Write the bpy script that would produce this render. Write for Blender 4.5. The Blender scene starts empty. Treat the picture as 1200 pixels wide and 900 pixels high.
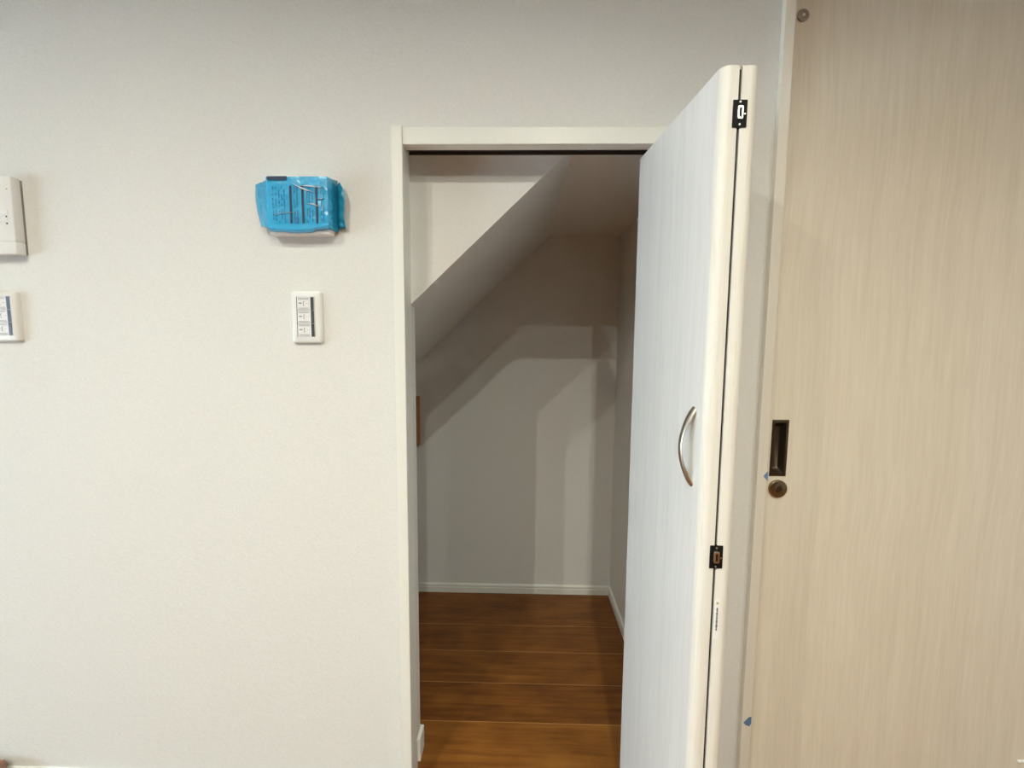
import bpy, bmesh, math, random
from mathutils import Vector, Matrix, noise
random.seed(4)
S = bpy.context.scene
C = S.collection
PI = math.pi

# ------------------------------------------------------------------ materials
def nt(name):
    m = bpy.data.materials.new(name); m.use_nodes = True
    t = m.node_tree; b = t.nodes['Principled BSDF']
    return m, t, b
def N(t, kind, **kw):
    n = t.nodes.new(kind)
    for k, v in kw.items(): setattr(n, k, v)
    return n
def plain(name, col, rough=.5, metal=0., coat=0., bump=0., bscale=200, spec=.5):
    m, t, b = nt(name)
    b.inputs['Base Color'].default_value = (*col, 1)
    b.inputs['Roughness'].default_value = rough
    b.inputs['Metallic'].default_value = metal
    b.inputs['Coat Weight'].default_value = coat
    b.inputs['Specular IOR Level'].default_value = spec
    tc = N(t, 'ShaderNodeTexCoord'); ns = N(t, 'ShaderNodeTexNoise'); ns.inputs['Scale'].default_value = bscale
    ns.inputs['Detail'].default_value = 3
    t.links.new(tc.outputs['Object'], ns.inputs['Vector'])
    mx = N(t, 'ShaderNodeMix', data_type='RGBA'); mx.blend_type = 'MULTIPLY'; mx.inputs[0].default_value = .06
    mx.inputs[6].default_value = (*col, 1)
    t.links.new(ns.outputs['Fac'], mx.inputs[7]); t.links.new(mx.outputs[2], b.inputs['Base Color'])
    if bump:
        bp = N(t, 'ShaderNodeBump'); bp.inputs['Distance'].default_value = bump
        t.links.new(ns.outputs['Fac'], bp.inputs['Height']); t.links.new(bp.outputs['Normal'], b.inputs['Normal'])
    return m

def wallpaper(name, col):
    m, t, b = nt(name)
    tc = N(t, 'ShaderNodeTexCoord')
    mp = N(t, 'ShaderNodeMapping'); mp.inputs['Scale'].default_value = (1, 1, 1.6)
    t.links.new(tc.outputs['Object'], mp.inputs['Vector'])
    n1 = N(t, 'ShaderNodeTexNoise'); n1.inputs['Scale'].default_value = 170; n1.inputs['Detail'].default_value = 4; n1.inputs['Roughness'].default_value = .6
    n2 = N(t, 'ShaderNodeTexNoise'); n2.inputs['Scale'].default_value = 60; n2.inputs['Detail'].default_value = 2
    t.links.new(mp.outputs[0], n1.inputs['Vector']); t.links.new(mp.outputs[0], n2.inputs['Vector'])
    ad = N(t, 'ShaderNodeMath', operation='ADD'); t.links.new(n1.outputs['Fac'], ad.inputs[0]); t.links.new(n2.outputs['Fac'], ad.inputs[1])
    bp = N(t, 'ShaderNodeBump'); bp.inputs['Distance'].default_value = .0006; bp.inputs['Strength'].default_value = .7
    t.links.new(ad.outputs[0], bp.inputs['Height']); t.links.new(bp.outputs['Normal'], b.inputs['Normal'])
    cr = N(t, 'ShaderNodeValToRGB')
    cr.color_ramp.elements[0].position = .3; cr.color_ramp.elements[1].position = .7
    cr.color_ramp.elements[0].color = (*[c*.955 for c in col], 1); cr.color_ramp.elements[1].color = (*[min(1, c*1.02) for c in col], 1)
    t.links.new(n1.outputs['Fac'], cr.inputs['Fac']); t.links.new(cr.outputs['Color'], b.inputs['Base Color'])
    b.inputs['Roughness'].default_value = .85; b.inputs['Specular IOR Level'].default_value = .25
    return m

def grain(name, c1, c2, rough=.45, bump=.0003, sx=55, sz=1.6, pos=(.3, .7), spec=.4):
    """laminate with fine vertical wood grain"""
    m, t, b = nt(name)
    tc = N(t, 'ShaderNodeTexCoord')
    wn = N(t, 'ShaderNodeTexNoise'); wn.inputs['Scale'].default_value = 1.7; wn.inputs['Detail'].default_value = 1
    t.links.new(tc.outputs['Object'], wn.inputs['Vector'])
    wm = N(t, 'ShaderNodeVectorMath', operation='SCALE'); wm.inputs['Scale'].default_value = .045
    t.links.new(wn.outputs['Color'], wm.inputs[0])
    va = N(t, 'ShaderNodeVectorMath', operation='ADD'); t.links.new(tc.outputs['Object'], va.inputs[0]); t.links.new(wm.outputs[0], va.inputs[1])
    mp = N(t, 'ShaderNodeMapping'); mp.inputs['Scale'].default_value = (sx, sx, sz)
    t.links.new(va.outputs[0], mp.inputs['Vector'])
    n1 = N(t, 'ShaderNodeTexNoise'); n1.inputs['Scale'].default_value = 1.; n1.inputs['Detail'].default_value = 5; n1.inputs['Roughness'].default_value = .65
    t.links.new(mp.outputs[0], n1.inputs['Vector'])
    mp2 = N(t, 'ShaderNodeMapping'); mp2.inputs['Scale'].default_value = (sx*5, sx*5, sz*4)
    t.links.new(va.outputs[0], mp2.inputs['Vector'])
    n2 = N(t, 'ShaderNodeTexNoise'); n2.inputs['Scale'].default_value = 1.; n2.inputs['Detail'].default_value = 3
    t.links.new(mp2.outputs[0], n2.inputs['Vector'])
    mx = N(t, 'ShaderNodeMath', operation='MULTIPLY_ADD'); mx.inputs[1].default_value = .55
    t.links.new(n1.outputs['Fac'], mx.inputs[0])
    ml = N(t, 'ShaderNodeMath', operation='MULTIPLY'); ml.inputs[1].default_value = .45
    t.links.new(n2.outputs['Fac'], ml.inputs[0]); t.links.new(ml.outputs[0], mx.inputs[2])
    cr = N(t, 'ShaderNodeValToRGB')
    cr.color_ramp.elements[0].position = pos[0]; cr.color_ramp.elements[1].position = pos[1]
    cr.color_ramp.elements[0].color = (*c1, 1); cr.color_ramp.elements[1].color = (*c2, 1)
    t.links.new(mx.outputs[0], cr.inputs['Fac']); t.links.new(cr.outputs['Color'], b.inputs['Base Color'])
    bp = N(t, 'ShaderNodeBump'); bp.inputs['Distance'].default_value = bump; bp.inputs['Strength'].default_value = .8
    t.links.new(mx.outputs[0], bp.inputs['Height']); t.links.new(bp.outputs['Normal'], b.inputs['Normal'])
    b.inputs['Roughness'].default_value = rough; b.inputs['Specular IOR Level'].default_value = spec
    return m

def flooring(name):
    m, t, b = nt(name)
    tc = N(t, 'ShaderNodeTexCoord')
    sp = N(t, 'ShaderNodeSeparateXYZ'); t.links.new(tc.outputs['Object'], sp.inputs[0])
    W = .1525; Y0 = 1.211
    s1 = N(t, 'ShaderNodeMath', operation='SUBTRACT'); s1.inputs[1].default_value = Y0 - 20*W
    t.links.new(sp.outputs['Y'], s1.inputs[0])
    d = N(t, 'ShaderNodeMath', operation='DIVIDE'); d.inputs[1].default_value = W; t.links.new(s1.outputs[0], d.inputs[0])
    fl = N(t, 'ShaderNodeMath', operation='FLOOR'); t.links.new(d.outputs[0], fl.inputs[0])
    fr = N(t, 'ShaderNodeMath', operation='FRACT'); t.links.new(d.outputs[0], fr.inputs[0])
    # row number shifts the boards along their length
    wn = N(t, 'ShaderNodeTexWhiteNoise', noise_dimensions='1D'); t.links.new(fl.outputs[0], wn.inputs['W'])
    sh = N(t, 'ShaderNodeMath', operation='MULTIPLY_ADD'); sh.inputs[1].default_value = 7.; t.links.new(wn.outputs['Value'], sh.inputs[0]); t.links.new(sp.outputs['X'], sh.inputs[2])
    cx = N(t, 'ShaderNodeCombineXYZ'); t.links.new(sh.outputs[0], cx.inputs[0]); t.links.new(sp.outputs['Y'], cx.inputs[1]); t.links.new(fl.outputs[0], cx.inputs[2])
    mp = N(t, 'ShaderNodeMapping'); mp.inputs['Scale'].default_value = (4.2, 62, 1); t.links.new(cx.outputs[0], mp.inputs['Vector'])
    n1 = N(t, 'ShaderNodeTexNoise'); n1.inputs['Scale'].default_value = 1.; n1.inputs['Detail'].default_value = 6; n1.inputs['Roughness'].default_value = .62; n1.inputs['Distortion'].default_value = .6
    t.links.new(mp.outputs[0], n1.inputs['Vector'])
    mp2 = N(t, 'ShaderNodeMapping'); mp2.inputs['Scale'].default_value = (7, 11, 1); t.links.new(cx.outputs[0], mp2.inputs['Vector'])
    n2 = N(t, 'ShaderNodeTexNoise'); n2.inputs['Scale'].default_value = 1.; n2.inputs['Detail'].default_value = 3
    t.links.new(mp2.outputs[0], n2.inputs['Vector'])
    av = N(t, 'ShaderNodeMath', operation='MULTIPLY_ADD'); av.inputs[1].default_value = .6; t.links.new(n1.outputs['Fac'], av.inputs[0])
    a2 = N(t, 'ShaderNodeMath', operation='MULTIPLY'); a2.inputs[1].default_value = .4; t.links.new(n2.outputs['Fac'], a2.inputs[0]); t.links.new(a2.outputs[0], av.inputs[2])
    a3 = N(t, 'ShaderNodeMath', operation='MULTIPLY_ADD'); a3.inputs[1].default_value = .12; t.links.new(wn.outputs['Value'], a3.inputs[0]); t.links.new(av.outputs[0], a3.inputs[2])
    cr = N(t, 'ShaderNodeValToRGB'); e = cr.color_ramp.elements
    e[0].position = .36; e[0].color = (.100, .031, .0050, 1)
    e[1].position = .74; e[1].color = (.29, .115, .020, 1)
    k = e.new(.55); k.color = (.20, .070, .0105, 1)
    t.links.new(a3.outputs[0], cr.inputs['Fac'])
    # V groove at both edges of a board, its highlight painted in as a paler line
    pg = N(t, 'ShaderNodeMath', operation='PINGPONG'); pg.inputs[1].default_value = .5; t.links.new(fr.outputs[0], pg.inputs[0])
    gv = N(t, 'ShaderNodeMapRange'); gv.inputs['From Min'].default_value = 0; gv.inputs['From Max'].default_value = .013
    t.links.new(pg.outputs[0], gv.inputs['Value'])
    last = N(t, 'ShaderNodeMath', operation='GREATER_THAN'); last.inputs[1].default_value = Y0 + 3.5*W   # the last board at the back wall is a wide one
    t.links.new(sp.outputs['Y'], last.inputs[0])
    gm = N(t, 'ShaderNodeMath', operation='MAXIMUM'); t.links.new(gv.outputs[0], gm.inputs[0]); t.links.new(last.outputs[0], gm.inputs[1]); gv = gm
    mx = N(t, 'ShaderNodeMix', data_type='RGBA'); mx.inputs[6].default_value = (.50, .23, .07, 1)
    t.links.new(gv.outputs[0], mx.inputs[0]); t.links.new(cr.outputs['Color'], mx.inputs[7]); t.links.new(mx.outputs[2], b.inputs['Base Color'])
    bp = N(t, 'ShaderNodeBump'); bp.inputs['Distance'].default_value = .0008; t.links.new(gv.outputs[0], bp.inputs['Height'])
    t.links.new(bp.outputs['Normal'], b.inputs['Normal'])
    b.inputs['Roughness'].default_value = .42; b.inputs['Specular IOR Level'].default_value = .35
    return m

M = {}
M['wall'] = wallpaper('wallpaper_white', (.772, .775, .752))
M['ceil'] = wallpaper('ceiling_paper', (.66, .65, .63))
M['wall2'] = wallpaper('greige_paper', (.40, .385, .36))
M['trim'] = plain('trim_white', (.84, .85, .80), .38)
M['casing'] = plain('casing_cream', (.84, .805, .72), .4)
M['door'] = grain('door_laminate', (.80, .80, .79), (.88, .88, .875), rough=.4, pos=(.32, .56))
M['slide'] = grain('sliding_door_laminate', (.735, .67, .555), (.82, .76, .645), rough=.42, bump=.0006, sx=34, sz=1.7, pos=(.36, .62))
M['edge'] = grain('door_edge_laminate', (.74, .70, .63), (.82, .80, .745), rough=.4, pos=(.35, .5))
M['floor'] = flooring('oak_floorboards')
M['white'] = plain('white_plastic', (.87, .88, .87), .3)
M['grey_plate'] = plain('ivory_plastic', (.80, .785, .75), .35)
M['black'] = plain('black_metal', (.006, .006, .0065), .6, spec=.2)
M['dark'] = plain('dark_track_and_joint_shade', (.03, .022, .02), .6)
M['steel'] = plain('brushed_steel', (.72, .69, .62), .28, 1., bump=.00005, bscale=700)
M['silver'] = plain('satin_nickel', (.62, .58, .49), .36, 1., bump=.00005, bscale=900)
M['bronze'] = plain('dark_bronze', (.10, .075, .05), .38, .85)
M['bronze2'] = plain('lock_bronze', (.26, .19, .11), .28, .95)
M['grey_dk'] = plain('grey_plastic', (.30, .28, .26), .5)
M['paper'] = plain('label_paper', (.88, .88, .89), .5)
M['ink'] = plain('label_ink', (.16, .16, .18), .6)
M['strip'] = plain('grey_strip', (.055, .06, .07), .5)
M['strip2'] = plain('navy_strip', (.05, .06, .12), .5)
M['gold'] = plain('gold_emblem', (.55, .42, .15), .5)
M['blue'] = plain('blue_film', (.045, .41, .72), .25, coat=.45, bump=.001, bscale=70)
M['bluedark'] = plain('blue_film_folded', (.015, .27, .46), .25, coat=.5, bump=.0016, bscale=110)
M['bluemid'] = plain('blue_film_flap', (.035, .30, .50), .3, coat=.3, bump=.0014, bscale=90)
M['navy'] = plain('navy_print', (.006, .035, .085), .5)
M['blueink'] = plain('blue_print', (.01, .20, .42), .5)
M['tape'] = plain('blue_masking_tape', (.17, .30, .52), .7, bump=.0002)
M['tape2'] = plain('blue_masking_tape_lower', (.12, .22, .40), .7, bump=.0002)
M['wood'] = grain('brown_wood', (.30, .13, .035), (.48, .23, .07), rough=.5)
M['block'] = grain('reddish_wood', (.24, .13, .095), (.33, .19, .14), rough=.5)

def glass(name):
    m, t, b = nt(name)
    b.inputs['Transmission Weight'].default_value = 1.; b.inputs['Roughness'].default_value = 0.; b.inputs['IOR'].default_value = 1.03
    b.inputs['Base Color'].default_value = (.96, .99, .98, 1)
    return m
M['glass'] = glass('window_glass')
m, t, b = nt('clear_rubber')
b.inputs['Base Color'].default_value = (.55, .5, .44, 1); b.inputs['Transmission Weight'].default_value = .65; b.inputs['Roughness'].default_value = .12
M['clear'] = m
m, t, b = nt('lamp_diffuser')
b.inputs['Emission Color'].default_value = (1, .86, .68, 1); b.inputs['Emission Strength'].default_value = 3.
M['diff'] = m

# ------------------------------------------------------------------ mesh helpers
def box(bm, x0, x1, y0, y1, z0, z1, bev=0., seg=2):
    vs = [bm.verts.new(p) for p in ((x0,y0,z0),(x1,y0,z0),(x1,y1,z0),(x0,y1,z0),(x0,y0,z1),(x1,y0,z1),(x1,y1,z1),(x0,y1,z1))]
    fs = [bm.faces.new([vs[i] for i in q]) for q in ((0,3,2,1),(4,5,6,7),(0,1,5,4),(1,2,6,5),(2,3,7,6),(3,0,4,7))]
    if bev:
        es = list({e for f in fs for e in f.edges})
        bmesh.ops.bevel(bm, geom=es, offset=bev, segments=seg, profile=.5, affect='EDGES', clamp_overlap=True)
def prism(bm, pts, a0, a1, axis='y'):
    """extrude a 2D outline along an axis: 'y' -> pts are (x,z); 'z' -> (x,y); 'x' -> (y,z)"""
    def P(p, a):
        return {'y': (p[0], a, p[1]), 'z': (p[0], p[1], a), 'x': (a, p[0], p[1])}[axis]
    A = [bm.verts.new(P(p, a0)) for p in pts]; B = [bm.verts.new(P(p, a1)) for p in pts]
    n = len(pts)
    bm.faces.new(A[::-1]); bm.faces.new(B)
    for i in range(n): bm.faces.new([A[i], A[(i+1) % n], B[(i+1) % n], B[i]])
def disc(bm, c, r, y0, y1, n=32, bulge=0., axis='y'):
    """turned knob: axis along y, from wall side y1 to the front y0, optional domed front"""
    prof = [(r, y1), (r, y0 + .25*(y1-y0))]
    for i in range(1, 6):
        a = i/6*PI/2
        prof.append((r*(1-.25*(1-math.cos(a))) , y0 + .25*(y1-y0)*(1-math.sin(a))))
    rings = []
    for (rr, yy) in prof:
        rings.append([bm.verts.new((c[0]+rr*math.cos(2*PI*k/n), yy, c[1]+rr*math.sin(2*PI*k/n))) for k in range(n)])
    for a, b_ in zip(rings, rings[1:]):
        for k in range(n): bm.faces.new([a[k], a[(k+1) % n], b_[(k+1) % n], b_[k]])
    bm.faces.new(rings[0][::-1]); 
    ctr = bm.verts.new((c[0], y0-bulge, c[1]))
    for k in range(n): bm.faces.new([rings[-1][k], rings[-1][(k+1) % n], ctr])
def rrect(x0, x1, z0, z1, r, n=6):
    pts = []
    for cx, cz, a0 in ((x1-r, z0+r, -PI/2), (x1-r, z1-r, 0), (x0+r, z1-r, PI/2), (x0+r, z0+r, PI)):
        for i in range(n+1):
            a = a0 + PI/2*i/n; pts.append((cx+r*math.cos(a), cz+r*math.sin(a)))
    return pts
def ring_plate(bm, outer, inner, y_front, y_back, inset=.002):
    """frame with a hole; outer and inner outlines have the same number of points"""
    n = len(outer)
    cx = sum(p[0] for p in outer)/n; cz = sum(p[1] for p in outer)/n
    def sh(pts, d):
        out = []
        for x, z in pts:
            out.append((x-math.copysign(d, x-cx), z-math.copysign(d, z-cz)))
        return out
    loops = [(outer, y_back), (outer, y_front+inset), (sh(outer, inset*.35), y_front+inset*.35), (sh(outer, inset), y_front), (inner, y_front), (inner, y_back)]
    V = [[bm.verts.new((p[0], y, p[1])) for p in pts] for pts, y in loops]
    for a, b_ in zip(V, V[1:]+V[:1]):
        for k in range(n): bm.faces.new([a[k], a[(k+1) % n], b_[(k+1) % n], b_[k]])

ORG = {}
def obj(name, bm, mat, parent=None, smooth=False, label=None, angle=35):
    me = bpy.data.meshes.new(name)
    bmesh.ops.recalc_face_normals(bm, faces=bm.faces)
    bm.to_mesh(me); bm.free()
    me.materials.append(M[mat] if isinstance(mat, str) else mat)
    o = bpy.data.objects.new(name, me); C.objects.link(o)
    if parent:
        o.parent = parent
        g = ORG.get(parent.name, Vector((0, 0, 0)))
        me.transform(Matrix.Translation(-g)); ORG[o.name] = g
    else:
        ORG[o.name] = Vector((0, 0, 0))
    if smooth:
        for p in me.polygons: p.use_smooth = True
        me.set_sharp_from_angle(angle=math.radians(angle))
    if label: o['label'] = label
    return o
def thing(name, loc, label=None, cat=None, group=None, kind=None):
    o = bpy.data.objects.new(name, None); C.objects.link(o); o.location = loc; o.empty_display_size = .05
    ORG[o.name] = Vector(loc)
    return tag(o, label, cat, group, kind)
def tag(o, label=None, cat=None, group=None, kind=None):
    if label: o['label'] = label
    if cat: o['category'] = cat
    if group: o['group'] = group
    if kind: o['kind'] = kind
    return o
def struct(name, bm, mat, label=None, cat=None, smooth=False):
    return tag(obj(name, bm, mat, smooth=smooth), label, cat, kind='structure')
def B(): return bmesh.new()

# ------------------------------------------------------------------ dimensions (metres)
EYE = 1.156                       # camera height
YW = .984                         # room face of the closet wall
YB = 1.120                        # closet face of that wall
YC = 1.9028                       # back wall of the closet
XL, XR = -.2654, .400             # closet opening
ZH = 1.5931                       # underside of the head casing
ZT = 1.6292                       # top of the casings
CH = EYE + .468                   # closet ceiling
SL = .9420                        # slope under the stairs
PX = -.2714; PZ = 1.2575          # where the slope meets the left jamb
YP = 1.065                        # white triangular panel
SX0, SX1 = .558, 1.330            # sliding door opening
RL, RR_, RB, RT = -3.7, 2.3, -6.8, 2.4

# ------------------------------------------------------------------ room shell
bm = B()
box(bm, RL-.1, -.2895, YW, YB, -.02, RT+.05)
box(bm, -.2895, -.2790, YP+.0145, YB, -.02, RT+.05)
box(bm, -.2895, -.2790, YW, YP, ZT-.002, RT+.05)
box(bm, -.2790, XR+.012, YW, YB, ZT-.002, RT+.05)
box(bm, XR+.012, SX0-.008, YW, YB, -.02, RT+.05)
box(bm, SX0-.008, SX1, YW, YB, 2.05, RT+.05)
box(bm, SX1, RR_+.1, YW, YB, -.02, RT+.05)
struct('wall_front', bm, 'wall', 'wide plain off-white wallpapered wall around the closet opening', 'wall')
bm = B(); box(bm, RL-.1, RR_+.1, RB-.1, YC+.1, -.06, 0)
struct('floor', bm, 'floor', 'brown wooden floorboards running into the closet', 'floor')
bm = B(); box(bm, RL-.1, RR_+.1, RB-.1, YW, RT, RT+.08)
struct('ceiling', bm, 'ceil', 'white room ceiling', 'ceiling')
# left wall with a window opening, back wall, right wall
WY0, WY1, WZ0, WZ1 = -1.30, .55, .06, 1.40
bm = B()
box(bm, RL-.12, RL, RB-.1, WY0, 0, RT); box(bm, RL-.12, RL, WY1, YW, 0, RT)
box(bm, RL-.12, RL, WY0, WY1, 0, WZ0); box(bm, RL-.12, RL, WY0, WY1, WZ1, RT)
struct('wall_left', bm, 'wall2', 'greige wall with the window', 'wall')
bm = B(); box(bm, RL, RR_, RB-.1, RB, 0, RT); struct('wall_back', bm, 'wall2', 'greige wall opposite the closet', 'wall')
bm = B(); box(bm, RR_, RR_+.1, RB-.1, YW, 0, RT); struct('wall_right', bm, 'wall2', 'greige side wall on the right', 'wall')
wf = thing('window_1', (RL, (WY0+WY1)/2, WZ0), 'white framed window letting in daylight', 'window', kind='structure')
bm = B()
box(bm, RL-.09, RL-.02, WY0, WY0+.05, WZ0, WZ1); box(bm, RL-.09, RL-.02, WY1-.05, WY1, WZ0, WZ1)
box(bm, RL-.09, RL-.02, WY0+.05, WY1-.05, WZ0, WZ0+.05); box(bm, RL-.09, RL-.02, WY0+.05, WY1-.05, WZ1-.05, WZ1)
box(bm, RL-.08, RL-.03, (WY0+WY1)/2-.03, (WY0+WY1)/2+.03, WZ0+.05, WZ1-.05)
obj('window_frame', bm, 'white', wf)
bm = B()
box(bm, RL-.058, RL-.052, WY0+.05, (WY0+WY1)/2-.03, WZ0+.05, WZ1-.05)
box(bm, RL-.058, RL-.052, (WY0+WY1)/2+.03, WY1-.05, WZ0+.05, WZ1-.05)
obj('window_pane', bm, 'glass', wf)

# closet shell
def slope_z(x): return PZ + (x-PX)*SL
XBR = PX + (CH-PZ)/SL
XCL = -1.25
bm = B()
prism(bm, [(XCL, slope_z(XCL)), (XBR, CH), (.46, CH), (.46, CH+.12), (XCL, CH+.12)], YB, YC+.05)
prism(bm, [(-.2785, slope_z(-.2785)), (XBR, CH), (XR+.01, CH), (XR+.01, CH+.004), (-.2785, CH+.004)], YP+.010, YB)
struct('ceiling_closet', bm, 'wall', 'white underside of the stairs sloping down to the left inside the closet', 'sloping ceiling')
bm = B()
prism(bm, [(-.2785, slope_z(-.2785)), (XBR, CH), (XBR, CH+.004), (-.2785, CH+.004)], YP, YP+.0098)
struct('wall_stair_side', bm, 'wall', 'white triangular panel filling the upper left corner of the closet opening', 'wall panel')
bm = B(); box(bm, XCL-.05, .46, YC, YC+.08, 0, CH); struct('wall_closet_back', bm, 'wall', 'back wall of the closet under the stairs', 'wall')
bm = B(); box(bm, .4225, .46, YB, YC, 0, CH); struct('wall_closet_right', bm, 'wall', 'right side wall of the closet beside the folded door', 'wall')
bm = B(); box(bm, XCL-.05, XCL, YB, YC, 0, CH); struct('wall_closet_left', bm, 'wall', 'left side wall of the closet', 'wall')

# baseboards: flat board with a groove near the top and a small rounded head
def base_prof(h, t):
    return [(0, 0), (t, 0), (t, h*.60), (t*.72, h*.64), (t*.72, h*.70), (t, h*.74), (t, h*.90), (t*.6, h), (0, h)]
def base_x(bm, x0, x1, yw, h, t=.009):      # on a wall facing -y
    prism(bm, [(yw-a, z) for a, z in base_prof(h, t)], x0, x1, 'x')
def base_y(bm, y0, y1, xw, sgn, h, t=.009):
    prism(bm, [(xw+sgn*a, z) for a, z in base_prof(h, t)], y0, y1, 'y')
bm = B(); base_x(bm, XCL, .4225-.009, YC, .042); struct('baseboard_closet_back', bm, 'trim', 'white baseboard along the closet back wall', 'baseboard')
bm = B(); base_y(bm, YB, YC, .4225, -1, .042); struct('baseboard_closet_right', bm, 'trim', 'white baseboard along the right closet wall', 'baseboard')
bm = B(); base_x(bm, RL, -.2891, YW, .058); struct('baseboard_front', bm, 'trim', 'white baseboard at the foot of the room wall', 'baseboard')
bm = B(); base_x(bm, -1.0, -.2790, YB+.009, .066)
box(bm, -.2792, -.2695, 1.0795, YB+.009, 0, .066, .0015)
struct('baseboard_return', bm, 'trim', 'white baseboard end wrapping the wall behind the left jamb', 'baseboard')
bm = B(); base_x(bm, XR+.03, SX0-.013, YW, .058); struct('baseboard_between', bm, 'trim', 'short white baseboard between the folded door and the sliding door', 'baseboard')
bm = B(); base_y(bm, RB, YW, RL, 1, .058); struct('baseboard_left', bm, 'trim', 'white baseboard under the window', 'baseboard')

# closet casing
t1 = thing('trim_1', (XL-.012, YW, 0), 'white wooden casing upright on the left of the closet opening', 'door casing', kind='structure')
bm = B(); prism(bm, [(-.2891, YW-.011), (XL-.0012, YW-.011), (XL, YW-.0098), (XL, .992), (-.2735, .992), (-.2735, YP), (-.2790, YP+.014), (-.2893, YP+.014), (-.2893, YW-.002)], 0, ZT+.001, 'z'); obj('jamb', bm, 'trim', t1)
for (y, z) in ((1.0450, 1.0471), (1.0590, .5605), (1.0546, .0887)):
    bm = B()
    n = 16
    a = [bm.verts.new((-.2739, y+.0035*math.cos(2*PI*k/n), z+.0035*math.sin(2*PI*k/n))) for k in range(n)]
    b_ = [bm.verts.new((-.2723, y+.0030*math.cos(2*PI*k/n), z+.0030*math.sin(2*PI*k/n))) for k in range(n)]
    bm.faces.new(a); bm.faces.new(b_)
    for k in range(n): bm.faces.new([a[k], a[(k+1) % n], b_[(k+1) % n], b_[k]])
    obj('screw_cap', bm, 'white', t1, label='small white screw cap')
t2 = thing('trim_2', (.05, YW, ZH), 'white wooden head casing over the closet opening', 'door casing', kind='structure')
bm = B()
box(bm, XL, XR+.024, YW-.008, 1.006, ZH, ZT, .001)
box(bm, XL, XR+.024, 1.006, 1.030, ZH+.010, ZT-.002)
box(bm, -.2765, XR+.024, 1.030, YP-.0005, ZH+.0205, ZT-.0025, .001)
obj('head_casing', bm, 'trim', t2)
bm = B(); box(bm, XL+.001, XR-.001, 1.0062, 1.0095, ZH-.0005, ZH+.0098); box(bm, XL+.001, XR-.001, 1.0265, 1.0298, ZH-.0005, ZH+.0098)
box(bm, XL+.001, XR-.001, 1.0095, 1.0265, ZH+.0075, ZH+.0098)
obj('track', bm, 'dark', t2, label='dark metal guide track')
bm = B(); box(bm, XR, XR+.024, YW-.011, 1.079, 0, ZH+.0, .0012); struct('trim_3', bm, 'trim', 'white casing upright hidden behind the folded door', 'door casing')

# ------------------------------------------------------------------ folding closet door
d1 = thing('door_1', (.33, 1.03, 0), 'white wood-grain folding closet door standing open, folded against itself', 'folding door', kind='structure')
U1 = Vector((-.1047, .9945)); T = .0262; LEN = .335; R_ = .0155
ZD0, ZD1 = .012, 1.5823
def door_outline(q, side):
    """plan outline of one leaf; q = front corner next to the gap, side -1 left leaf, +1 right leaf"""
    u = Vector((side*.1047, .9945)); v = Vector((side*.9945, -.1047))
    pts = [q.copy()]
    c = q + v*(T-R_) + u*R_
    for i in range(9):
        a = PI/2*i/8
        pts.append(c - u*R_*math.cos(a) + v*R_*math.sin(a))
    r2 = .004
    c = q + u*(LEN-r2) + v*(T-r2)
    for i in range(5):
        a = PI/2*i/4
        pts.append(c + v*r2*math.cos(a) + u*r2*math.sin(a))
    pts.append(q + u*LEN)
    return [(p.x, p.y) for p in pts]
Q1 = Vector((.3285, .6985)); Q2 = Vector((.3327, .6985))
for q, s in ((Q1, -1), (Q2, 1)):
    bm = B(); prism(bm, door_outline(q, s), ZD0, ZD1, 'z')
    lf = obj('door_panel', bm, 'door', d1, smooth=True, angle=25)
    if s == 1:
        st = lf
    # edge band laminated over the narrow front edge and the rounded corner
    u = Vector((s*.1047, .9945)); v = Vector((s*.9945, -.1047)); e = .0006
    out = []; inn = []
    c = q + v*(T-R_) + u*R_
    path = [q + v*.0003] + [c - u*R_*math.cos(PI/2*i/8) + v*R_*math.sin(PI/2*i/8) for i in range(8)]
    nrm = [-u] + [(-u*math.cos(PI/2*i/8) + v*math.sin(PI/2*i/8)) for i in range(8)]
    outl = [p + n_*e for p, n_ in zip(path, nrm)] + [p - n_*.0003 for p, n_ in zip(path[::-1], nrm[::-1])]
    bm = B(); prism(bm, [(p.x, p.y) for p in outl], ZD0+.0005, ZD1-.0005, 'z')
    obj('edge_band', bm, 'edge', d1, smooth=True, angle=40, label='pale cream edge band')
bm = B(); box(bm, Q1.x-.0003, Q2.x+.0003, .7030, .7120, ZD0+.002, ZD1-.003); obj('joint_shade', bm, 'dark', d1, label='dark strip standing in for the shade deep in the joint between the leaves')  # added dark strip standing in for deep shade between the leaves
# hinges let into the two edges
for (x0, x1, z0, z1) in ((.3205, .3420, 1.4915, 1.5315), (.3205, .3420, .7830, .8225)):
    bm = B()
    yy = .6965
    box(bm, x0, x1, yy-.0012, yy+.010, z0, z1, .0006)
    h = obj('hinge', bm, 'black', d1, label='black flush hinge')
    xm = (x0+x1)/2; zm = (z0+z1)/2
    bm = B()
    o_ = rrect(xm-.0050, xm+.0042, zm-.0095, zm+.0105, .0022, 3); i_ = rrect(xm-.0022, xm+.0014, zm-.0062, zm+.0070, .0008, 3)
    ring_plate(bm, o_, i_, yy-.0042, yy-.0010, .0006)
    obj('hinge_loop', bm, 'steel', h, label='bright steel loop')
    bm = B()
    for dz in (-.0162, .0165): disc(bm, (xm-.0005, zm+dz), .0016, yy-.0022, yy-.001, 12)
    disc(bm, (xm+.0072, zm-.001), .0014, yy-.0024, yy-.001, 12)
    obj('screw', bm, 'steel', h)
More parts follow.
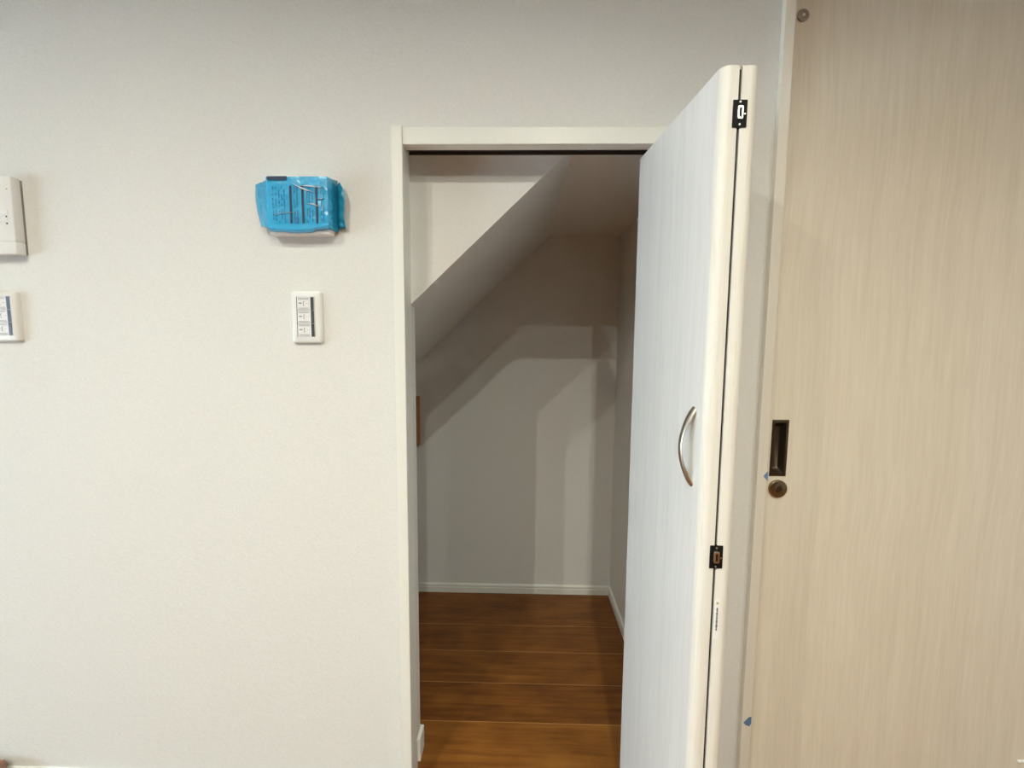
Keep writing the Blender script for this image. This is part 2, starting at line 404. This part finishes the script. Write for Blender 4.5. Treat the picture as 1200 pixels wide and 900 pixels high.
# bow handle on the left leaf
F = Vector((.3057, .7134)); nl = Vector((-.9945, -.1047)); ul = Vector((.1047, -.9945))
hc = Vector((.3032, .7361)); z0h, z1h = .9135, 1.0505
bm = B(); K = 28; rings = []
for k in range(K+1):
    s = k/K; a = PI*s
    z = z0h + (z1h-z0h)*s
    off = .0262*math.sin(a)**.85
    w = .0062 + .0034*abs(math.cos(a))**3         # half width along the leaf
    th = .0019 + .0030*abs(math.cos(a))**4
    # local frame: tangent in (nl, z) plane
    ds = .01; off2 = .0262*math.sin(PI*min(1, s+ds))**.85; off1 = .0262*max(0., math.sin(PI*max(0, s-ds)))**.85
    tn = Vector((off2-off1, (z1h-z0h)*(min(1, s+ds)-max(0, s-ds)))).normalized()
    nn = Vector((tn.y, -tn.x))                  # outward normal in (nl,z)
    ring = []
    for j in range(12):
        b2 = 2*PI*j/12
        al = w*math.cos(b2); on = th*math.sin(b2)
        d_ = off + .0005 + nn.x*on; zz = z + nn.y*on
        d_ = max(d_, -.0005)
        p = hc + nl*d_ + ul*al
        ring.append(bm.verts.new((p.x, p.y, zz)))
    rings.append(ring)
for a, b_ in zip(rings, rings[1:]):
    for j in range(12): bm.faces.new([a[j], a[(j+1) % 12], b_[(j+1) % 12], b_[j]])
bm.faces.new(rings[0]); bm.faces.new(rings[-1])
obj('handle', bm, 'silver', d1, smooth=True, angle=60, label='satin silver bow handle')
# top roller of the left leaf in the track
bm = B()
rp = Q1 + U1*(LEN-.018) + Vector((-.9945, -.1047))*(T/2)
for (r, a0, a1) in ((.0035, ZD1, ZD1+.014), (.0085, ZD1-.001, ZD1+.006)):
    n = 20
    prism(bm, [(rp.x-.004+r*math.cos(2*PI*k/n), rp.y+r*math.sin(2*PI*k/n)) for k in range(n)], a0, a1, 'z')
obj('roller', bm, 'black', d1, label='small black guide roller')
# maker's sticker on the right leaf's edge, small illegible print
v = Vector((.9945, -.1047))
bm = B()
p0 = Q2 + v*.0012 - Vector((.1047, .9945))*.0008; p1 = Q2 + v*.0098 - Vector((.1047, .9945))*.0008
prism(bm, [(p0.x, p0.y), (p1.x, p1.y), (p1.x, p1.y+.0006), (p0.x, p0.y+.0006)], .655, .728, 'z')
sk = obj('sticker', bm, 'paper', d1, label='narrow white paper sticker with tiny vertical print')
bm = B()
pm = p0.lerp(p1, .5)
z = .712
for i in range(16):
    h_ = random.choice((.0012, .0018, .0024)); w_ = random.uniform(.0008, .0016)
    box(bm, pm.x-w_, pm.x+w_, pm.y-.0009, pm.y+.0002, z-h_, z)
    z -= h_ + .0009
obj('sticker_print', bm, 'ink', sk)
bm = B(); disc(bm, (pm.x, .7205), .0021, pm.y-.0009, pm.y+.0002, 16)
obj('sticker_emblem', bm, 'gold', sk)

# ------------------------------------------------------------------ sliding door and its casing
bm = B()
box(bm, .5447, .5667, .9700, YW, 0, 2.072, .001)
box(bm, .5500, .5667, YW, YB, 0, 2.072)
struct('trim_4', bm, 'casing', 'cream casing upright on the left of the sliding door', 'door casing')
bm = B(); box(bm, .5667, SX1+.02, .9705, YB, 2.05, 2.072, .001); struct('trim_5', bm, 'casing', 'cream head casing over the sliding door', 'door casing')
bm = B(); box(bm, SX1-.003, SX1+.02, .9705, YW+.002, 0, 2.05, .001); struct('trim_6', bm, 'casing', 'cream casing upright on the right of the sliding door', 'door casing')
YD = 1.002
d2 = thing('door_2', (.95, YD, 0), 'tall cream wood-grain sliding door with recessed bronze pull', 'sliding door', kind='structure')
bm = B()   # leaf with a pocket cut for the pull
px0, px1, pz0, pz1 = .5942, .6242, .8560, .9815
xa, xb = .5675, SX1-.004
for (a, b2, c, d_) in ((xa, px0, .010, 2.045), (px1, xb, .010, 2.045), (px0, px1, .010, pz0), (px0, px1, pz1, 2.045)):
    box(bm, a, b2, YD, YD+.036, c, d_)
box(bm, px0, px1, YD+.016, YD+.036, pz0, pz1)
bmesh.ops.remove_doubles(bm, verts=bm.verts, dist=1e-5)
obj('door_leaf', bm, 'slide', d2)
bm = B()
ring_plate(bm, rrect(.5905, .6290, .8510, .9860, .0008, 3), rrect(.5955, .6225, .8570, .9790, .0045, 3), YD-.0022, YD+.004, .0012)
pl = obj('recessed_pull', bm, 'bronze', d2, smooth=True, angle=30, label='dark bronze recessed pull')
bm = B()
o_ = rrect(.5955, .6225, .8570, .9790, .0045, 3); i_ = rrect(.5985, .6195, .8635, .9725, .0040, 3)
A = [bm.verts.new((x, YD-.001, z)) for x, z in o_]; Bv = [bm.verts.new((x, YD+.010, z)) for x, z in i_]; Cv = [bm.verts.new((x, YD+.0145, z)) for x, z in rrect(.6000, .6180, .8680, .9690, .003, 3)]
for a, b2 in ((A, Bv), (Bv, Cv)):
    for k in range(len(a)): bm.faces.new([a[k], a[(k+1) % len(a)], b2[(k+1) % len(a)], b2[k]])
bm.faces.new(Cv)
obj('cup', bm, 'bronze', pl, smooth=True, angle=50)
bm = B(); disc(bm, (.6112, .8212), .0208, YD-.0075, YD+.001, 40, .0006)
lk = obj('lock', bm, 'bronze2', d2, smooth=True, angle=50, label='round bronze lock button')
bm = B(); disc(bm, (.6102, .8218), .0085, YD-.0095, YD-.006, 24)
kk = obj('lock_slot', bm, 'bronze', lk, smooth=True)
bm = B(); disc(bm, (.5995, 1.8672), .0128, YD-.0035, YD+.001, 32, .0005)
bu = obj('bumper', bm, 'clear', d2, smooth=True, label='round clear bumper')
bm = B(); disc(bm, (.5995, 1.8665), .0030, YD-.0055, YD-.003, 16)
obj('bumper_pin', bm, 'steel', bu, smooth=True)
bm = B(); box(bm, 1.2460, 1.2700, YD-.004, YD+.001, .1290, .1345, .001)
obj('catch_strip', bm, 'white', d2, label='small white strip low on the door')

# blue masking tape scraps
def tape(name, pts, mat, lab):
    bm = B(); prism(bm, pts, .9692, .9702)
    tag(obj(name, bm, mat), lab, 'tape')
tape('masking_tape', [(.5590, .8598), (.5675, .8705), (.5692, .8700), (.5692, .8495), (.5680, .8495)], 'tape', 'small light blue scrap of tape on the sliding door casing beside the dark pull')
tape('masking_tape', [(.5480, .2460), (.5600, .2600), (.5664, .2620), (.5664, .2445), (.5625, .2365), (.5540, .2400)], 'tape2', 'small dark blue scrap of tape low on the sliding door casing near the floor')

# ------------------------------------------------------------------ switch plates
def label_print(bm, x0, x1, z0, z1, y, seed):
    r = random.Random(seed)
    h = z1-z0; w = x1-x0
    for k in range(3):       # fine lines of text at the top and bottom
        box(bm, x0+w*.08, x1-w*.10, y-.0003, y, z1-h*(.07+.055*k)-.0005, z1-h*(.07+.055*k))
        box(bm, x0+w*.08, x1-w*.10, y-.0003, y, z0+h*(.05+.055*k), z0+h*(.05+.055*k)+.0005)
    box(bm, x0+w*.12, x0+w*.34, y-.0004, y, z0+h*.50, z0+h*.57)
    box(bm, x0+w*.47, x0+w*.50, y-.0004, y, z0+h*.34, z0+h*.68)
    box(bm, x0+w*.50, x0+w*.58, y-.0004, y, z0+h*.34, z0+h*.36)
    box(bm, x0+w*.50, x0+w*.58, y-.0004, y, z0+h*.66, z0+h*.68)
    for k in range(2): box(bm, x0+w*(.70+.14*k), x0+w*(.74+.14*k), y-.0003, y, z0+h*.50, z0+h*.54)
def switch(x1, zc, lab, plate_mat='white', strip='strip', wl=.0315):
    x0 = x1-.0695; z0 = zc-.0588; z1 = zc+.0588
    t = thing('light_switch', ((x0+x1)/2, YW, z0), lab, 'light switch', 'light switches on the wall')
    bm = B()
    wx0, wx1, wz0, wz1 = x0+.0128, x0+.0553, zc-.0445, zc+.0455
    ring_plate(bm, rrect(x0, x1, z0, z1, .0065), rrect(wx0, wx1, wz0, wz1, .0006), .9735, YW, .0045)
    obj('plate', bm, plate_mat, t, smooth=True, angle=50)
    bm = B(); box(bm, wx0, wx1, .9785, YW, wz0, wz1); obj('mounting_frame', bm, 'grey_plate', t)
    h = (wz1-wz0)/3
    for k in range(3):
        a, b2 = wz0+h*k+.0003, wz0+h*(k+1)-.0003
        bm = B(); box(bm, wx0+.0012, wx0+.0405, .9742, .9786, a, b2, .0004); ro = obj('rocker', bm, 'grey_plate', t)
        bm = B(); box(bm, wx0+.0018, wx0+.0018+wl-.001, .9737, .9743, a+.0002, b2-.0002); lb = obj('paper_label', bm, 'paper', ro, label='white printed paper label')
        bm = B(); label_print(bm, wx0+.0020, wx0+.0016+wl-.001, a, b2, .9737, k); obj('label_print', bm, 'ink', lb)
        bm = B(); box(bm, wx0+.0012+wl, wx0+.0398, .9738, .9743, a, b2); obj('dark_strip', bm, strip, ro, label='dark grey strip')
    bm = B(); box(bm, wx0, wx0+.0012, .9745, .9786, wz0, wz1); obj('shadow_gap', bm, strip, t, label='thin dark line along the labels')
    return t
switch(-.4570, 1.2155, 'white three-gang switch plate with printed labels, below the blue wrapped box')
switch(-1.1673, 1.2135, 'white switch plate cut off by the left edge, below the white control box', 'grey_plate', 'strip2', wl=.031)

# ------------------------------------------------------------------ control box at the left edge
t = thing('control_box', (-1.22, YW, 1.351), 'white plastic wall control box cut off by the left edge of the photo', 'control box')
bm = B(); box(bm, -1.300, -1.1390, .9600, .9800, 1.3800, 1.5215, .0022, 3); obj('housing', bm, 'white', t, smooth=True)
bm = B(); box(bm, -1.300, -1.1392, .9600, .9800, 1.3512, 1.3793, .0020, 3); obj('flap', bm, 'white', t, smooth=True)
bm = B(); box(bm, -1.297, -1.1400, .9795, YW+.0004, 1.3540, 1.5185); obj('back_plate', bm, 'grey_dk', t, label='grey back plate')
bm = B(); box(bm, -1.296, -1.1405, .9606, .979, 1.3788, 1.3805); obj('seam', bm, 'grey_plate', t)
for (x, z, r) in ((-1.1545, 1.4335, .0017), (-1.1545, 1.4185, .0019), (-1.1480, 1.4930, .0011)):
    bm = B(); disc(bm, (x, z), r, .9590, .9605, 14); obj('indicator', bm, 'strip', t, label='small grey dot')
bm = B(); box(bm, -1.200, -1.1500, .9588, .9602, 1.4385, 1.4480, .0006); obj('button', bm, 'paper', t)
bm = B(); box(bm, -1.200, -1.1520, .9588, .9602, 1.4225, 1.4300, .0006); obj('button', bm, 'paper', t)

# ------------------------------------------------------------------ wrapped controller
t = thing('wall_controller', (-.487, YW, 1.3945), 'white wall controller whose lower edge shows under the blue plastic bag', 'controller')
bm = B(); box(bm, -.5560, -.4225, .9545, .9800, 1.3950, 1.5150, .003, 3); obj('housing', bm, 'white', t, smooth=True)
bm = B(); box(bm, -.5500, -.4285, .979, YW, 1.3990, 1.5100); obj('back_plate', bm, 'grey_plate', t)

def crumple(v, amp, sc, seed):
    n = noise.noise_vector(Vector(v)*sc + Vector((seed, seed*.7, 0)))
    return n*amp
bag = thing('plastic_bag', (-.487, .95, 1.400), 'blue printed plastic bag taped over a white wall controller', 'plastic bag')
bm = B()  # the stretched front of the bag with its sides: an open sleeve around the controller
NX, NZ = 40, 32
x0, x1, z0, z1, yf = -.5535, -.4205, 1.4035, 1.5125, .9440
sx = [(-.5575, .982), (-.5572, .962)] + [(x0+(x1-x0)*i/NX, yf) for i in range(NX+1)] + [(-.4185, .960), (-.4180, .982)]
grid = []
for j in range(-3, NZ+4):
    row = []
    for i, (x, y) in enumerate(sx):
        s = min(1, max(0, j/NZ)); z = z0+(z1-z0)*s
        yy = y
        if j < 0: yy = min(.983, yf+.0035*(-j)) if y == yf else y; z = z0-.0010*(-j)
        if j > NZ: k = j-NZ; yy = min(.983, yf+.0125*k) if y == yf else y; z = z1+.0006*k
        fx = (x-x0)/(x1-x0)
        c = crumple((x, y, z), .0022, 28, 3.1) + crumple((x, y, z), .0010, 90, 8.)
        sag = -.0030*math.sin(PI*min(1, max(0, fx)))*(1-s) * (1 if fx < .75 else .2)
        if j <= 2: sag += .0055*max(0, (fx-.62)/.38)**1.5
        row.append(bm.verts.new((x+c.x*.5, yy-abs(c.y)*.8, z+c.z*.4+sag)))
    grid.append(row)
for a, b2 in zip(grid, grid[1:]):
    for i in range(len(sx)-1): bm.faces.new([a[i], a[i+1], b2[i+1], b2[i]])
o = obj('bag_front', bm, 'blue', bag, smooth=True, angle=80)
md = o.modifiers.new('thick', 'SOLIDIFY'); md.thickness = .0005; md.offset = 1
def flap(name, pts_l, pts_r, mat, seed, amp=.004, side=1):
    """crumpled sheet between two vertical polylines of (x, y, z)"""
    bm = B(); n = 22; m_ = 12; g = []
    def at(poly, s):
        s *= len(poly)-1; i = min(int(s), len(poly)-2); return Vector(poly[i]).lerp(Vector(poly[i+1]), s-i)
    for j in range(n+1):
        a, b2 = at(pts_l, j/n), at(pts_r, j/n); row = []
        for i in range(m_+1):
            p = a.lerp(b2, i/m_); w = math.sin(PI*i/m_)*.7+.3
            c = crumple(p, amp, 55, seed)*w + crumple(p, amp*.5, 140, seed+2)*w
            row.append(bm.verts.new((p.x+c.x*.35, min(.9825, p.y-abs(c.y)*1.4), p.z+c.z*.3)))
        g.append(row)
    for a, b2 in zip(g, g[1:]):
        for i in range(m_): bm.faces.new([a[i], a[i+1], b2[i+1], b2[i]])
    o = obj(name, bm, mat, bag, smooth=True, angle=80)
    md = o.modifiers.new('thick', 'SOLIDIFY'); md.thickness = .0006; md.offset = 1
    return o
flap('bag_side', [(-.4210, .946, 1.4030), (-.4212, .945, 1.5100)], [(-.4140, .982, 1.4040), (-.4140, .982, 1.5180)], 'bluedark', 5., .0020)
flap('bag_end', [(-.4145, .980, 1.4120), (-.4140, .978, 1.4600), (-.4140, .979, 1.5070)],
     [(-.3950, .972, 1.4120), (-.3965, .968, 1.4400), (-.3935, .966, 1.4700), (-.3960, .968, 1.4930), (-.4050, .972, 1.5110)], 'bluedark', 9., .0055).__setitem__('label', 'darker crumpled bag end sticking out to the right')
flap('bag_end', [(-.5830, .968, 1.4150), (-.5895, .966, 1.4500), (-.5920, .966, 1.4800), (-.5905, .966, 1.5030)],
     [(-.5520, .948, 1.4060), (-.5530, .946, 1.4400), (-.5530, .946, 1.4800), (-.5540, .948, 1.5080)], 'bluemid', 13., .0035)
YF = .9405
def strip_part(name, rects, mat, lab=None, y=YF, skew=0):
    bm = B()
    for (a, b2, c, d_) in rects: box(bm, a, b2, y, y+.0012, c, d_)
    return obj(name, bm, mat, bag, label=lab)
strip_part('dark_tab', [(-.5495, -.5070, 1.5045, 1.5122)], 'navy', 'dark navy tab at the top left of the bag', y=.9395)
for (a, b2) in ((-.5025, -.4982), (-.4765, -.4722), (-.4460, -.4420)):
    strip_part('printed_bar', [(a, b2, 1.4150, 1.4930)], 'navy', 'dark navy vertical printed bar')
rects = []
r = random.Random(7)
for x in (-.5400, -.5330, -.5265, -.5205, -.5150, -.4925, -.4870, -.4650, -.4600, -.4540, -.4350, -.4300):
    z = 1.491
    while z > 1.418:
        h_ = r.uniform(.0012, .006)
        if r.random() < .75: rects.append((x, x+r.uniform(.0008, .0016), z-h_, z))
        z -= h_+r.uniform(.0008, .0022)

strip_part('printed_square', [(-.4940, -.4850, 1.4150, 1.4285)], 'blueink', 'small dark blue printed square', y=YF+.0002)
strip_part('printed_text', rects, 'blueink', 'rows of small darker blue print', y=YF+.0002)
# gloss on the film, painted as thin raised near-white strips
def gloss_streak(pts, w):
    bm = B(); rings = []
    for k, (x, z) in enumerate(pts):
        ww = w*math.sin(PI*(k+.4)/(len(pts)-.2))
        rings.append([bm.verts.new((x, YF-.0002-.0014*(1 if j == 1 else 0), z+(j-1)*ww)) for j in range(3)] + [bm.verts.new((x, YF+.0012, z))])
    for a, b2 in zip(rings, rings[1:]):
        for j in range(4): bm.faces.new([a[j], a[(j+1) % 4], b2[(j+1) % 4], b2[j]])
    bm.faces.new(rings[0]); bm.faces.new(rings[-1])
    obj('film_gloss', bm, M['gloss_streak'], bag, smooth=True, angle=80)
M['gloss_streak'] = plain('painted_film_gloss', (.93, .97, 1.), .2, coat=1.)
def curve(a, b2, s, n=9): return [(a[0]+(b2[0]-a[0])*i/n, a[1]+(b2[1]-a[1])*i/n + s*math.sin(PI*i/n)) for i in range(n+1)]
gloss_streak(curve((-.5000, 1.4995), (-.4470, 1.4790), -.002), .0016)
gloss_streak(curve((-.4800, 1.4930), (-.4290, 1.4870), .002), .0015)
gloss_streak(curve((-.4640, 1.4560), (-.4360, 1.4480), .002), .0015)
gloss_streak(curve((-.4420, 1.4660), (-.4270, 1.4670), .0), .0010)
gloss_streak(curve((-.5380, 1.4300), (-.4920, 1.4370), .003), .0007)

# ------------------------------------------------------------------ wooden bits
bm = B(); box(bm, -.5750, -.4565, 1.850, YC-.0004, .700, .9230, .002)
tag(obj('wooden_board', bm, 'wood'), 'brown wooden board on the closet back wall, its edge showing beside the left jamb', 'wooden board')
bm = B()
prism(bm, [(-1.400, 0.0), (-1.3120, 0), (-1.3070, .030), (-1.3020, .0640), (-1.3040, .0905), (-1.3080, .0950), (-1.400, .0950)], .930, .968)
bmesh.ops.bevel(bm, geom=list(bm.edges), offset=.002, segments=2, affect='EDGES', clamp_overlap=True)
tag(obj('wooden_block', bm, 'block'), 'reddish brown wooden block at the very bottom left corner of the photo', 'wooden block')

# ------------------------------------------------------------------ lights
def area(name, loc, power, col, size, parent=None, shape='DISK', rot=(0, 0, 0), sy=None, spread=PI):
    l = bpy.data.lights.new(name, 'AREA'); l.energy = power; l.color = col; l.shape = shape; l.size = size; l.spread = spread
    if sy: l.size_y = sy
    o = bpy.data.objects.new(name, l); C.objects.link(o); o.location = loc; o.rotation_euler = rot
    if parent: o.parent = parent; o.location = Vector(loc)-parent.location
    return o
P_DL = (1.85, 2.45, 1.9, 2.9, 1.3, 1.3)
spots = ((.150, -.507), (.155, -1.124), (-.971, -.418), (-.985, -1.007), (1.27, -.50), (1.27, -1.12))  # the last two, on the far right, are added to brighten that side
DLC = (1., .99, .84)
names = ('ceiling downlight nearest the closet, on the right', 'ceiling downlight on the right, farther from the closet',
         'ceiling downlight on the left, nearer the closet wall', 'ceiling downlight on the left, farther from the closet wall',
         'added fill downlight on the far right, in front of the sliding door', 'added fill downlight on the far right, farther from the sliding door')
for k, (x, y) in enumerate(spots):
    t = thing('downlight', (x, y, RT), names[k], 'downlight', 'ceiling downlights')
    bm = B(); n = 32
    L = []
    for (r, z) in ((.050, RT), (.050, RT-.004), (.046, RT-.006), (.040, RT-.006), (.034, RT-.0005)):
        L.append([bm.verts.new((x+r*math.cos(2*PI*i/n), y+r*math.sin(2*PI*i/n), z)) for i in range(n)])
    for a, b2 in zip(L, L[1:]):
        for i in range(n): bm.faces.new([a[i], a[(i+1) % n], b2[(i+1) % n], b2[i]])
    obj('trim_ring', bm, 'white', t, smooth=True)
    bm = B(); prism(bm, [(x+.034*math.cos(2*PI*i/n), y+.034*math.sin(2*PI*i/n)) for i in range(n)], RT-.0022, RT-.0004, 'z')
    obj('diffuser', bm, 'diff', t)
    area('lamp', (x, y, RT-.009), 10*P_DL[k], DLC, .022, t, spread=math.radians(154))

w = bpy.data.worlds.new('sky'); S.world = w; w.use_nodes = True
bg = w.node_tree.nodes['Background']
bg.inputs['Color'].default_value = (.72, .89, 1., 1); bg.inputs['Strength'].default_value = 20.
pt = area('window_portal', (RL-.13, (WY0+WY1)/2, (WZ0+WZ1)/2), 1, (1, 1, 1), WY1-WY0, None, 'RECTANGLE', (0, -PI/2, 0), WZ1-WZ0)
pt.data.size = WZ1-WZ0; pt.data.size_y = WY1-WY0
pt.data.cycles.is_portal = True

# ------------------------------------------------------------------ camera
cam = bpy.data.cameras.new('camera'); co = bpy.data.objects.new('camera', cam); C.objects.link(co)
Rw = Matrix(((.99973203, .00945925, -.02112785), (.02190307, -.09117413, .99559406), (.00749126, -.99579004, -.09135688)))
# columns: image right, image down, view direction, expressed in world axes
m4 = Matrix.Identity(4)
for i in range(3):
    m4[i][0] = Rw[i][0]; m4[i][1] = -Rw[i][1]; m4[i][2] = -Rw[i][2]
m4.translation = Vector((0, 0, EYE))
co.matrix_world = m4
cam.sensor_width = 36; cam.lens = 15.; cam.clip_start = .02
S.camera = co
S.view_settings.view_transform = 'Standard'; S.view_settings.look = 'None'
S.view_settings.gamma = 1; S.view_settings.use_curve_mapping = False
S.view_settings.exposure = -.37
